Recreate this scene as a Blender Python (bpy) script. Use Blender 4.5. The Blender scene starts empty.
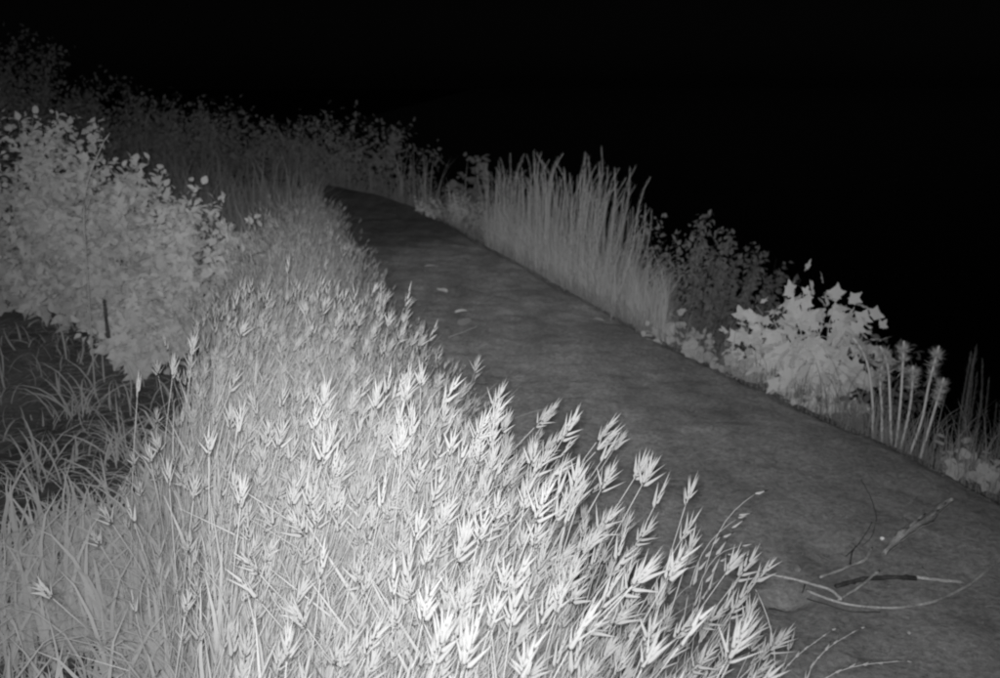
import bpy, math, random
import numpy as np
from mathutils import Vector, Matrix, Euler

random.seed(7)
rng = np.random.default_rng(11)
PI = math.pi
scene = bpy.context.scene
COL = scene.collection

# ------------------------------------------------------------------ camera
CAM_H, PITCH, FPX = 1.6, math.radians(15.0), 960.0      # focal length in photo pixels (1000 wide)
cd = bpy.data.cameras.new('camera'); cam = bpy.data.objects.new('camera', cd); COL.objects.link(cam)
cd.sensor_width = 36.0; cd.lens = 36.0 * FPX / 1000.0
cd.clip_start = 0.02; cd.clip_end = 1200.0
cam.location = (0, 0, CAM_H); cam.rotation_euler = (PI / 2 - PITCH, 0, 0)
cd.dof.use_dof = True; cd.dof.focus_distance = 2.1; cd.dof.aperture_fstop = 5.5
scene.camera = cam

# ------------------------------------------------------------------ night sky and a trace of moonlight
world = bpy.data.worlds.new('World'); scene.world = world; world.use_nodes = True
wn = world.node_tree; wn.nodes.clear()
sky = wn.nodes.new('ShaderNodeTexSky'); sky.sky_type = 'NISHITA'; sky.sun_disc = False
sky.sun_elevation = math.radians(20); sky.sun_rotation = math.radians(200)
bw = wn.nodes.new('ShaderNodeRGBToBW'); bg = wn.nodes.new('ShaderNodeBackground'); wo = wn.nodes.new('ShaderNodeOutputWorld')
bg.inputs['Strength'].default_value = 0.00015
wn.links.new(sky.outputs[0], bw.inputs[0]); wn.links.new(bw.outputs[0], bg.inputs['Color']); wn.links.new(bg.outputs[0], wo.inputs[0])
sd = bpy.data.lights.new('moon', 'SUN'); sd.energy = 0.002; sd.angle = math.radians(0.5)
so = bpy.data.objects.new('moon', sd); COL.objects.link(so)
so.rotation_euler = (math.radians(70), 0, math.radians(-160)); so.location = (0, 0, 20)

# ------------------------------------------------------------------ the night camera's own infrared lamp (up and left of the lens)
LAMP_POWER = 2080.0
LAMP_POS = Vector((-0.010, -0.01, 1.616))
LAMP_AIM = Vector((-0.10, 1.0, -0.01)).normalized()
ld = bpy.data.lights.new('infrared_lamp', 'SPOT'); ld.energy = LAMP_POWER; ld.spot_size = math.radians(150); ld.spot_blend = 0.6
ld.shadow_soft_size = 0.035
ld.use_nodes = True
ln = ld.node_tree; ln.nodes.clear()
em = ln.nodes.new('ShaderNodeEmission'); lo = ln.nodes.new('ShaderNodeOutputLight')
geo = ln.nodes.new('ShaderNodeNewGeometry'); dot = ln.nodes.new('ShaderNodeVectorMath'); dot.operation = 'DOT_PRODUCT'
dot.inputs[1].default_value = LAMP_AIM
ab = ln.nodes.new('ShaderNodeMath'); ab.operation = 'ABSOLUTE'
ac = ln.nodes.new('ShaderNodeMath'); ac.operation = 'ARCCOSINE'
dv = ln.nodes.new('ShaderNodeMath'); dv.operation = 'DIVIDE'; dv.inputs[1].default_value = math.radians(17.0)   # half-power angle of the lens
sq = ln.nodes.new('ShaderNodeMath'); sq.operation = 'POWER'; sq.inputs[1].default_value = 2.1
ad = ln.nodes.new('ShaderNodeMath'); ad.operation = 'ADD'; ad.inputs[1].default_value = 1.0
rc = ln.nodes.new('ShaderNodeMath'); rc.operation = 'DIVIDE'; rc.inputs[0].default_value = 1.0
L = ln.links.new
L(geo.outputs['Incoming'], dot.inputs[0]); L(dot.outputs['Value'], ab.inputs[0]); L(ab.outputs[0], ac.inputs[0])
L(ac.outputs[0], dv.inputs[0]); L(dv.outputs[0], sq.inputs[0]); L(sq.outputs[0], ad.inputs[0]); L(ad.outputs[0], rc.inputs[1])
L(rc.outputs[0], em.inputs['Strength']); L(em.outputs[0], lo.inputs[0])
lamp = bpy.data.objects.new('infrared_lamp', ld); COL.objects.link(lamp)
lamp.location = LAMP_POS; lamp.rotation_euler = LAMP_AIM.to_track_quat('-Z', 'Y').to_euler()

vs = scene.view_settings
vs.view_transform = 'Standard'; vs.look = 'None'; vs.gamma = 1.0; vs.exposure = 0.0; vs.use_curve_mapping = False
scene.cycles.filter_width = 2.2
scene.cycles.max_bounces = 8; scene.cycles.diffuse_bounces = 6; scene.cycles.transmission_bounces = 4
scene.cycles.glossy_bounces = 2; scene.cycles.caustics_reflective = False; scene.cycles.caustics_refractive = False

# ------------------------------------------------------------------ helpers
CP, SP = math.cos(PITCH), math.sin(PITCH)
def ray(px, py):
    u = (px - 500) / FPX; v = (339 - py) / FPX
    return Vector((u, CP + v * SP, -SP + v * CP))
def G(px, py, z=0.0):                       # the place on the level z seen at a photo pixel
    d = ray(px, py); t = (z - CAM_H) / d.z
    return Vector((d.x * t, d.y * t, z))
def proj(p):
    x, y, z = p[0], p[1], p[2] - CAM_H
    dep = y * CP - z * SP; up = y * SP + z * CP
    return 500 + FPX * x / dep, 339 - FPX * up / dep, dep

_perm = np.random.default_rng(3).random((256, 256))
def vnoise(x, y):
    x = np.asarray(x, float); y = np.asarray(y, float)
    xi = np.floor(x).astype(int); yi = np.floor(y).astype(int); fx = x - xi; fy = y - yi
    fx = fx * fx * (3 - 2 * fx); fy = fy * fy * (3 - 2 * fy)
    a = _perm[xi % 256, yi % 256]; b = _perm[(xi + 1) % 256, yi % 256]
    c = _perm[xi % 256, (yi + 1) % 256]; d = _perm[(xi + 1) % 256, (yi + 1) % 256]
    return (a * (1 - fx) + b * fx) * (1 - fy) + (c * (1 - fx) + d * fx) * fy - 0.5
def fbm(x, y, o=4):
    s = 0; a = 1.0; f = 1.0
    for i in range(o):
        s = s + a * vnoise(x * f + 17.3 * i, y * f + 9.1 * i); a *= 0.5; f *= 2.03
    return s

def tagit(o, label=None, cat=None, group=None, kind=None):
    if label: o['label'] = label
    if cat: o['category'] = cat
    if group: o['group'] = group
    if kind: o['kind'] = kind
    return o
def mesh_np(name, V, F, mat, smooth=False):
    """V (n,3); F list of tris array (m,3)"""
    me = bpy.data.meshes.new(name)
    V = np.ascontiguousarray(V, dtype=np.float32); F = np.ascontiguousarray(F, dtype=np.int32)
    me.vertices.add(len(V)); me.vertices.foreach_set('co', V.ravel())
    me.loops.add(F.size); me.loops.foreach_set('vertex_index', F.ravel())
    me.polygons.add(len(F)); me.polygons.foreach_set('loop_start', np.arange(0, F.size, 3, dtype=np.int32))
    me.update(calc_edges=True); me.validate()
    if smooth: me.polygons.foreach_set('use_smooth', np.ones(len(me.polygons), dtype=bool))
    me.materials.append(mat)
    return me
def obj(name, me, parent=None, mat4=None):
    o = bpy.data.objects.new(name, me); COL.objects.link(o)
    if parent is not None: o.parent = parent
    if mat4 is not None: o.matrix_local = mat4
    return o
def empty(name, loc, rot=(0, 0, 0)):
    o = bpy.data.objects.new(name, None); COL.objects.link(o); o.location = loc; o.rotation_euler = rot
    o.empty_display_size = 0.05
    return o
class MB:                                    # collects triangle soups
    def __init__(s): s.V = []; s.F = []; s.n = 0
    def add(s, V, F):
        V = np.asarray(V, float); F = np.asarray(F, int)
        s.V.append(V); s.F.append(F + s.n); s.n += len(V)
    def arr(s): return np.concatenate(s.V), np.concatenate(s.F)
    def mesh(s, name, mat, smooth=False):
        V, F = s.arr(); return mesh_np(name, V, F, mat, smooth)
def rotz(a): c, s = math.cos(a), math.sin(a); return np.array([[c, -s, 0], [s, c, 0], [0, 0, 1]])
def frame_from(d, roll=0.0):                 # columns x, y, z with z along d
    d = np.asarray(d, float); d = d / np.linalg.norm(d)
    h = np.array([0, 0, 1.0]) if abs(d[2]) < 0.95 else np.array([1.0, 0, 0])
    x = np.cross(h, d); x /= np.linalg.norm(x); y = np.cross(d, x)
    c, s = math.cos(roll), math.sin(roll)
    return np.stack([x * c + y * s, -x * s + y * c, d], 1)
def tube(P, R, k=4):
    P = np.asarray(P, float); n = len(P); R = np.broadcast_to(np.asarray(R, float), (n,))
    V = []; F = []
    for i in range(n):
        t = P[min(i + 1, n - 1)] - P[max(i - 1, 0)]
        M = frame_from(t)
        for j in range(k):
            a = 2 * PI * j / k; V.append(P[i] + R[i] * (M[:, 0] * math.cos(a) + M[:, 1] * math.sin(a)))
    for i in range(n - 1):
        for j in range(k):
            a, b = i * k + j, i * k + (j + 1) % k; F += [(a, b, a + k), (b, b + k, a + k)]
    V += [P[0], P[-1]]
    for j in range(k):
        F += [(n * k, (j + 1) % k, j), (n * k + 1, (n - 1) * k + j, (n - 1) * k + (j + 1) % k)]
    return np.array(V), np.array(F)
def lance(l, w, th=0.45, hi=True, bend=0.0, awn=0.0):      # one floret or spikelet, base at origin, along +z
    if hi:
        ts = [(0.22, 1.0), (0.58, 0.62)]; k = 4
    else:
        ts = [(0.38, 1.0)]; k = 3
    V = [(0, 0, 0)]
    for t, ww in ts:
        for j in range(k):
            a = 2 * PI * j / k
            V.append((w / 2 * ww * math.cos(a) + bend * t * t * l, w / 2 * ww * th * math.sin(a), t * l))
    V.append((bend * l, 0, l * (1 + awn)))
    F = []
    for j in range(k): F.append((0, 1 + (j + 1) % k, 1 + j))
    for r in range(len(ts) - 1):
        b = 1 + r * k
        for j in range(k):
            a, c = b + j, b + (j + 1) % k; F += [(a, c, a + k), (c, c + k, a + k)]
    b = 1 + (len(ts) - 1) * k; e = len(V) - 1
    for j in range(k): F.append((b + j, b + (j + 1) % k, e))
    return np.array(V), np.array(F)
def blade(l, w, droop, segs=5, twist=0.0, fold=0.25):      # grass blade from origin, rising +z and drooping to +x
    V = []; F = []; a = 0.12; p = np.array([0, 0, 0.0])
    for i in range(segs + 1):
        t = i / segs; ww = w * (1 - t ** 2.2) * (0.6 + 0.4 * min(1, t * 4)) + 0.0004
        tw = twist * t; sd_ = np.array([math.sin(tw), math.cos(tw), 0.0])
        nrm = np.array([-math.cos(a), 0, math.sin(a)])
        V += [p - sd_ * ww / 2, p + nrm * (-ww * fold), p + sd_ * ww / 2]
        p = p + np.array([math.sin(a), 0, math.cos(a)]) * l / segs; a += droop / segs * (0.5 + t)
    for i in range(segs):
        b = i * 3
        for j in range(2): F += [(b + j, b + j + 1, b + j + 3), (b + j + 1, b + j + 4, b + j + 3)]
    return np.array(V), np.array(F)
def ovate(l, w, droop=0.3, fold=0.25, wav=0.0):           # broad leaf, base at origin, along +y, face up +z
    T = [0, .12, .35, .6, .82, 1]; Wd = [.06, .55, 1.0, .82, .42, .0]
    V = []; F = []
    for i, (t, a) in enumerate(zip(T, Wd)):
        z = -droop * t * t * l; h = a * w / 2
        V += [(-h, t * l, z + fold * h + wav * math.sin(i * 2.1) * w), (0, t * l, z), (h, t * l, z + fold * h - wav * math.sin(i * 1.7) * w)]
    for i in range(len(T) - 1):
        b = i * 3
        for j in range(2): F += [(b + j, b + j + 1, b + j + 3), (b + j + 1, b + j + 4, b + j + 3)]
    return np.array(V), np.array(F)
def lobed(l, seed=0):                                     # palmate lobed leaf, stalk end at origin, along +y
    r = random.Random(seed); pts = []
    lob = [(-125, .55), (-68, .82), (0, 1.0), (68, .82), (125, .55)]
    for i, (a, m) in enumerate(lob):
        a = math.radians(a + r.uniform(-7, 7)); m *= r.uniform(.9, 1.08)
        pts += [(a - .24, m * .72), (a, m), (a + .24, m * .72)]
        if i < 4: pts.append(((a + math.radians(lob[i + 1][0])) / 2, .52 * r.uniform(.85, 1.15)))
    V = [(0, .38 * l, 0), (0, 0.02 * l, .02 * l)]; F = []
    cup = r.uniform(.1, .4)
    for a, m in pts:
        q = m * l * .62; x = q * math.sin(a); y = .38 * l + q * math.cos(a)
        V.append((x, y, -cup * q * q / l + .04 * l * math.sin(a * 5 + seed)))
    n = len(pts)
    for i in range(n - 1): F.append((0, 2 + i + 1, 2 + i))
    F += [(0, 1, 2 + n - 1), (0, 2, 1)]
    return np.array(V), np.array(F)
def xf(V, M=None, s=1.0, t=(0, 0, 0)):
    V = V * s
    if M is not None: V = V @ M.T
    return V + np.asarray(t)
def m4(M, t, s=1.0):
    m = Matrix(((M[0][0] * s, M[0][1] * s, M[0][2] * s, t[0]), (M[1][0] * s, M[1][1] * s, M[1][2] * s, t[1]),
                (M[2][0] * s, M[2][1] * s, M[2][2] * s, t[2]), (0, 0, 0, 1)))
    return m

# ------------------------------------------------------------------ materials (an infrared picture: every surface is a grey)
def new_mat(name):
    m = bpy.data.materials.new(name); m.use_nodes = True; m.node_tree.nodes.clear(); return m, m.node_tree.nodes, m.node_tree.links.new
def plant_mat(name, lo, hi, trans=0.25, nscale=9.0, gloss=0.0, matte=.45):
    m, N, Lk = new_mat(name)
    g = N.new('ShaderNodeNewGeometry'); mr = N.new('ShaderNodeMapRange')
    tc = N.new('ShaderNodeTexCoord'); nz = N.new('ShaderNodeTexNoise'); nz.inputs['Scale'].default_value = nscale; nz.inputs['Detail'].default_value = 3
    Lk(tc.outputs['Object'], nz.inputs['Vector'])
    mx = N.new('ShaderNodeMath'); mx.operation = 'MULTIPLY_ADD'; mx.inputs[1].default_value = 0.55
    Lk(g.outputs['Random Per Island'], mx.inputs[0])
    m2 = N.new('ShaderNodeMath'); m2.operation = 'MULTIPLY'; m2.inputs[1].default_value = 0.55
    Lk(nz.outputs['Fac'], m2.inputs[0]); Lk(m2.outputs[0], mx.inputs[2])
    mr.inputs['From Min'].default_value = 0.1; mr.inputs['From Max'].default_value = 1.0
    mr.inputs['To Min'].default_value = lo; mr.inputs['To Max'].default_value = hi
    Lk(mx.outputs[0], mr.inputs['Value'])
    cmb = N.new('ShaderNodeCombineColor')
    for i in range(3): Lk(mr.outputs[0], cmb.inputs[i])
    df = N.new('ShaderNodeBsdfPrincipled'); df.inputs['Roughness'].default_value = 0.7
    df.inputs['Specular IOR Level'].default_value = 0.15 + gloss; df.inputs['Diffuse Roughness'].default_value = matte
    tr = N.new('ShaderNodeBsdfTranslucent'); mix = N.new('ShaderNodeMixShader'); mix.inputs[0].default_value = trans
    Lk(cmb.outputs[0], df.inputs['Base Color']); Lk(cmb.outputs[0], tr.inputs['Color'])
    Lk(df.outputs[0], mix.inputs[1]); Lk(tr.outputs[0], mix.inputs[2])
    out = N.new('ShaderNodeOutputMaterial'); Lk(mix.outputs[0], out.inputs[0])
    return m
def soil_mat(name, lo, hi, scale=3.0, bump=0.5, fine=60.0, patch=None):
    m, N, Lk = new_mat(name)
    tc = N.new('ShaderNodeTexCoord')
    n1 = N.new('ShaderNodeTexNoise'); n1.inputs['Scale'].default_value = scale; n1.inputs['Detail'].default_value = 8; n1.inputs['Roughness'].default_value = .62
    n2 = N.new('ShaderNodeTexNoise'); n2.inputs['Scale'].default_value = fine; n2.inputs['Detail'].default_value = 6; n2.inputs['Roughness'].default_value = .78
    mp = N.new('ShaderNodeMapping'); mp.inputs['Rotation'].default_value = (0, 0, math.radians(-21)); mp.inputs['Scale'].default_value = (1.0, .28, 1)
    Lk(tc.outputs['Object'], mp.inputs['Vector']); Lk(mp.outputs[0], n1.inputs['Vector']); Lk(tc.outputs['Object'], n2.inputs['Vector'])
    a = N.new('ShaderNodeMapRange'); a.inputs['From Min'].default_value = .3; a.inputs['From Max'].default_value = .7
    a.inputs['To Min'].default_value = lo; a.inputs['To Max'].default_value = hi; Lk(n1.outputs['Fac'], a.inputs['Value'])
    b = N.new('ShaderNodeMapRange'); b.inputs['From Min'].default_value = .25; b.inputs['From Max'].default_value = .75
    b.inputs['To Min'].default_value = .35; b.inputs['To Max'].default_value = 1.6; Lk(n2.outputs['Fac'], b.inputs['Value'])
    mu = N.new('ShaderNodeMath'); mu.operation = 'MULTIPLY'; Lk(a.outputs[0], mu.inputs[0]); Lk(b.outputs[0], mu.inputs[1])
    if patch:                                  # base colour darkens towards the far bend, ragged at its rim
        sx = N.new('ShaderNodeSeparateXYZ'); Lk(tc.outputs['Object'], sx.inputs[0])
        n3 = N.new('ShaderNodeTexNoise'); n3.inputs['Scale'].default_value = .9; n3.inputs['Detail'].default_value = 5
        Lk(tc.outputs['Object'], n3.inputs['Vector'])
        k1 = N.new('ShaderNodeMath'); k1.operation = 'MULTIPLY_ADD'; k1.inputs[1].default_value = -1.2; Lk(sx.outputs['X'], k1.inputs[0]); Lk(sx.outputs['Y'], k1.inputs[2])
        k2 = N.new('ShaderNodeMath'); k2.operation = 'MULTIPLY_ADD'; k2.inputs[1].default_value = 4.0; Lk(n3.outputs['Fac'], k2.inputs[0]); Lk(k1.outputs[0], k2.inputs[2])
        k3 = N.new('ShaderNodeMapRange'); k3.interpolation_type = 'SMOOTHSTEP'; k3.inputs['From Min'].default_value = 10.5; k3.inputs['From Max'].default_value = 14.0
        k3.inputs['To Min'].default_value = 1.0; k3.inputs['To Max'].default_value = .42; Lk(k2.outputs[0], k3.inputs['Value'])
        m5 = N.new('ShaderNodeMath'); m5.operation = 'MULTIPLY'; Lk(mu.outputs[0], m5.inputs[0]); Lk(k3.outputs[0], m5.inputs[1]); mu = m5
    cmb = N.new('ShaderNodeCombineColor')
    for i in range(3): Lk(mu.outputs[0], cmb.inputs[i])
    p = N.new('ShaderNodeBsdfPrincipled'); p.inputs['Roughness'].default_value = 1.0; p.inputs['Specular IOR Level'].default_value = 0.1
    if 'Diffuse Roughness' in p.inputs: p.inputs['Diffuse Roughness'].default_value = 1.0
    bp = N.new('ShaderNodeBump'); bp.inputs['Strength'].default_value = bump; bp.inputs['Distance'].default_value = .02
    Lk(n2.outputs['Fac'], bp.inputs['Height']); Lk(bp.outputs[0], p.inputs['Normal'])
    Lk(cmb.outputs[0], p.inputs['Base Color'])
    out = N.new('ShaderNodeOutputMaterial'); Lk(p.outputs[0], out.inputs[0])
    return m
M_SPIKE = plant_mat('dry_spikelet', .26, .36, .30, matte=.6)
M_STEM = plant_mat('straw_stem', .28, .40, .2, matte=.6)
M_BLADE = plant_mat('grass_blade', .31, .46, .32, matte=.7)
M_DRY = plant_mat('dry_litter', .12, .30, .1)
M_BUSH = plant_mat('bush_leaf', .37, .60, .3, 5.0)
M_BIGLEAF = plant_mat('lobed_leaf', .56, .78, .25, 14.0)
M_WEED = plant_mat('weed_leaf', .36, .56, .28, matte=.6)
M_WEEDSTEM = plant_mat('weed_stem', .55, .70, .1)
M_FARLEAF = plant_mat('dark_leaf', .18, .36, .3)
M_BARK = soil_mat('bark', .02, .09, 14.0, .8, 110.0)
M_PALEWOOD = soil_mat('weathered_wood', .22, .60, 16.0, .9, 130.0)
M_SOIL = soil_mat('soil', .04, .12, 2.2, .8, 45.0)
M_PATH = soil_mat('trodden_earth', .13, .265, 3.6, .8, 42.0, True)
M_PEBBLE = plant_mat('pebble', .22, .55, .0)
M_WHITE = plant_mat('white_chip', .78, .86, .0)

# ------------------------------------------------------------------ lie of the land
RE = np.array([(3.75, -0.6), (2.03, 3.60), (1.04, 6.02), (-0.21, 9.97), (-1.16, 13.1), (-2.6, 15.6), (-5.5, 18.2), (-10, 20.5)])
WID = np.array([2.35, 2.25, 2.1, 1.75, 1.6, 1.5, 1.5, 1.5])
def resample(P, n):
    d = np.r_[0, np.cumsum(np.linalg.norm(np.diff(P, axis=0), axis=1))]
    t = np.linspace(0, d[-1], n); return np.stack([np.interp(t, d, P[:, i]) for i in range(P.shape[1])], 1), t
REs, _ = resample(RE, 160)
for _ in range(12): REs[1:-1] = (REs[:-2] + REs[1:-1] * 2 + REs[2:]) / 4
def edge_dist(x, y):
    """signed distance beyond the path's right edge: positive on the bank, negative towards path and meadow"""
    x = np.asarray(x, float); y = np.asarray(y, float); sh = x.shape; x = x.ravel(); y = y.ravel()
    out = np.empty(len(x)); A = REs[:-1]; B = REs[1:]; D = B - A; LL = (D ** 2).sum(1)
    for i in range(0, len(x), 20000):
        px = x[i:i + 20000, None]; py = y[i:i + 20000, None]
        t = np.clip(((px - A[:, 0]) * D[:, 0] + (py - A[:, 1]) * D[:, 1]) / LL, 0, 1)
        qx = px - A[:, 0] - t * D[:, 0]; qy = py - A[:, 1] - t * D[:, 1]; d2 = qx * qx + qy * qy
        k = d2.argmin(1); r = np.arange(len(k))
        cr = D[k, 0] * qy[r, k] - D[k, 1] * qx[r, k]
        out[i:i + 20000] = np.sqrt(d2[r, k]) * np.where(cr < 0, 1, -1)
    return out.reshape(sh)
def land(x, y):
    x = np.asarray(x, float); y = np.asarray(y, float)
    s = edge_dist(x, y)
    z = 0.05 * fbm(x * .9, y * .9, 4)
    w = np.clip((s + 2.6) / .5, 0, 1) * np.clip((.25 - s) / .2, 0, 1)      # flatter beneath the path
    z = z * (1 - w) - .05 * w
    drop = np.clip(s - .05, 0, None)
    z = z - np.where(drop > 0, .10 * np.clip(drop / .12, 0, 1) + .62 * np.clip(drop - .1, 0, 4.6), 0)
    rise = np.clip((y - 16.5) / 14, 0, 1); rise = rise * rise * (3 - 2 * rise)
    z = z + rise * 2.2 * np.clip((-s - .5) / 3, 0, 1)
    hx, hy = x + 2.45, y - 4.6
    z = z - .16 * np.exp(-(hx ** 2 / .5 + hy ** 2 / 1.2))                 # the hollow on the left
    return z
def land1(x, y): return float(land(np.array([x]), np.array([y]))[0])

def axis_pts(a, b, step, far):
    core = list(np.arange(a, b, step)); out = []; v = b; st = step
    while v < far: out.append(v); st *= 1.35; v += st
    out.append(far); low = []; v = a; st = step
    while v > -far: st *= 1.35; v -= st; low.append(max(v, -far))
    return np.array(sorted(set(low + core + out)))
gx = axis_pts(-5, 5, .075, 600); gy = axis_pts(-.5, 19, .075, 600)
X, Y = np.meshgrid(gx, gy); Z = land(X, Y)
nx, ny = len(gx), len(gy)
near = (np.abs(X) < 6) & (Y < 20)
Z = Z + np.where(near, .018 * fbm(X * 7, Y * 7, 3), 0)
idx = np.arange(nx * ny).reshape(ny, nx)
q = np.stack([idx[:-1, :-1], idx[:-1, 1:], idx[1:, 1:], idx[1:, :-1]], -1).reshape(-1, 4)
tri = np.concatenate([q[:, [0, 1, 2]], q[:, [0, 2, 3]]])
o = obj('ground', mesh_np('ground', np.stack([X.ravel(), Y.ravel(), Z.ravel()], 1), tri, M_SOIL, True))
tagit(o, 'dark bare earth below the grasses and falling away past the path', kind='structure')

# water at the foot of the bank
mw, N, Lk = new_mat('night_water'); p = N.new('ShaderNodeBsdfPrincipled'); p.inputs['Base Color'].default_value = (.01, .01, .01, 1)
p.inputs['Roughness'].default_value = .08; nzw = N.new('ShaderNodeTexNoise'); nzw.inputs['Scale'].default_value = 1.5
bpw = N.new('ShaderNodeBump'); bpw.inputs['Strength'].default_value = .2; Lk(nzw.outputs['Fac'], bpw.inputs['Height']); Lk(bpw.outputs[0], p.inputs['Normal'])
ow = N.new('ShaderNodeOutputMaterial'); Lk(p.outputs[0], ow.inputs[0])
wq = [(-15, -60, -2.3), (590, -60, -2.3), (590, 590, -2.3), (-15, 590, -2.3)]
o = obj('water', mesh_np('water', np.array(wq), np.array([(0, 1, 2), (0, 2, 3)]), mw)); tagit(o, 'black still water beyond the bank', kind='structure')

# the path: a trodden earth sheet with ragged edges, real ruts and lumps
DIP = G(779, 597)
def path_z(x, y, s):
    z = .034 * fbm(x * 1.7, y * 1.7, 3) + .012 * fbm(x * 9, y * 9, 3) + .004 * fbm(x * 31, y * 31, 2)
    z = z - .05 * np.exp(-(((x - DIP.x) / .085) ** 2 + ((y - DIP.y) / .05) ** 2))
    z = z - .035 * np.clip((s + .12) / .12, 0, 1.4)
    return z
def path_z1(x, y): return float(path_z(np.array([x]), np.array([y]), edge_dist(np.array([x]), np.array([y])))[0])
def path_sheet():
    n = 900; m = 110
    R, t = resample(REs, n); dens = t
    # finer steps close to the camera
    u = np.linspace(0, 1, n) ** 1.5 * t[-1]
    R = np.stack([np.interp(u, t, R[:, 0]), np.interp(u, t, R[:, 1])], 1)
    T = np.gradient(R, axis=0); T /= np.linalg.norm(T, axis=1)[:, None]
    Nn = np.stack([-T[:, 1], T[:, 0]], 1)                               # to the left, towards the meadow
    d0 = np.r_[0, np.cumsum(np.linalg.norm(np.diff(RE, axis=0), axis=1))]; W = np.interp(u, d0, WID)
    ragR = .05 * fbm(u * 2.3, u * 0 + 5, 4); ragL = .14 * fbm(u * 1.7, u * 0 + 40, 4)
    v = np.linspace(0, 1, m)
    A = R + Nn * ragR[:, None]; B = R + Nn * (W + ragL)[:, None]
    P = A[:, None, :] * (1 - v[None, :, None]) + B[:, None, :] * v[None, :, None]
    x, y = P[..., 0], P[..., 1]; s = edge_dist(x, y)
    z = path_z(x, y, s)
    z[:, 0] -= .16; z[:, -1] -= .12; z[:, 1] -= .05
    rise = np.clip((y - 16.5) / 14, 0, 1); z = z + rise * rise * (3 - 2 * rise) * 2.2 * np.clip((-s - .5) / 3, 0, 1)
    V = np.stack([x.ravel(), y.ravel(), z.ravel()], 1); ii = np.arange(n * m).reshape(n, m)
    q = np.stack([ii[:-1, :-1], ii[1:, :-1], ii[1:, 1:], ii[:-1, 1:]], -1).reshape(-1, 4)
    return V, np.concatenate([q[:, [0, 2, 1]], q[:, [0, 3, 2]]])
V, F = path_sheet()
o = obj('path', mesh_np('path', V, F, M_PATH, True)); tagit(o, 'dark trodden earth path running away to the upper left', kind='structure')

# grit and crumbs on the path
def crumb_soup(pts, sizes, mat, name, label, cat, flat=.5):
    mb = MB(); base = np.array([(1, 0, 0), (-1, 0, 0), (0, 1, 0), (0, -1, 0), (0, 0, 1), (0, 0, -1)], float)
    fc = np.array([(0, 2, 4), (2, 1, 4), (1, 3, 4), (3, 0, 4), (2, 0, 5), (1, 2, 5), (3, 1, 5), (0, 3, 5)])
    for p_, s_ in zip(pts, sizes):
        b = base * (1 + .5 * (rng.random((6, 1)) - .5)) * [s_, s_ * rng.uniform(.5, 1), s_ * flat]
        mb.add(xf(b, rotz(rng.random() * 6.28), 1, p_), fc)
    o = obj(name, mb.mesh(name, mat)); tagit(o, label, cat, kind='stuff'); return o
pts = []; szs = []
while len(pts) < 5200:
    y_ = rng.uniform(1.2, 3.5) if rng.random() < .45 else rng.uniform(3.5, 10); i = np.abs(REs[:, 1] - y_).argmin()
    x_ = REs[i, 0] - rng.uniform(.02, 2.0)
    s_ = rng.exponential(.0022) + .0016
    if s_ > .011: continue
    pts.append((x_, y_, path_z1(x_, y_) + s_ * .2)); szs.append(s_)
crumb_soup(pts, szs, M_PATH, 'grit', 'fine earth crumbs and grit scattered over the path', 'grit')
mb = MB()
for k in range(1300):
    y_ = rng.uniform(1.4, 9.5); i = np.abs(REs[:, 1] - y_).argmin(); x_ = REs[i, 0] - rng.uniform(.02, 1) ** 1.0 * 2.0
    a = rng.random() * 6.28; l = rng.uniform(.012, .07); w = rng.uniform(.0012, .004)
    d = np.array([math.cos(a), math.sin(a)]); P = []
    for t in (-.5, 0, .5):
        xx, yy = x_ + d[0] * l * t + d[1] * .1 * l * (t * t), y_ + d[1] * l * t; P.append((xx, yy, path_z1(xx, yy) + w * .6))
    mb.add(*tube(P, [w * .3, w * .5, w * .3], 3))
o = obj('plant_litter', mb.mesh('plant_litter', M_DRY)); tagit(o, 'short bits of dead stem lying over the path', 'litter', kind='stuff')

# ------------------------------------------------------------------ brome grass
def bez(p0, lean, h, n):                      # stem line in the xz plane, leaning towards +x
    P = []
    for i in range(n + 1):
        t = i / n; P.append((lean * h * (t ** 2.1), 0, h * t * (1 - .18 * abs(lean) * t)))
    return np.array(P)
LANCE = [lance(.032, .0074, .5, True, .06, .3), lance(.026, .0064, .5, True, -.08, .35), lance(.037, .0068, .45, True, .14, .25)]
LANCE_ME = [mesh_np('spikelet', v, f, M_SPIKE, True) for v, f in LANCE]
LANCE_LO = [lance(.040, .0095, .5, False, 0, .1), lance(.050, .0085, .5, False, 0, .1)]
def head_layout(r, n, spread, length):
    """list of (lance id, matrix, position along the axis, scale) in head space, axis +z"""
    out = []; az = r.uniform(0, 6.28)
    for i in range(n):
        t = i / max(1, n - 1); az += 2.4 + r.uniform(-.4, .4)
        el = spread * (1 - .66 * t) * r.uniform(.75, 1.25)
        d = (math.sin(el) * math.cos(az), math.sin(el) * math.sin(az), math.cos(el))
        M = frame_from(d, r.uniform(0, 6.28)); sc = r.uniform(.8, 1.2) * (1.05 - .25 * t)
        out.append((r.randrange(3), M, np.array([0, 0, length * t * .68]) + np.array(d) * .003, sc))
    return out
class Stalk: pass
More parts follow.
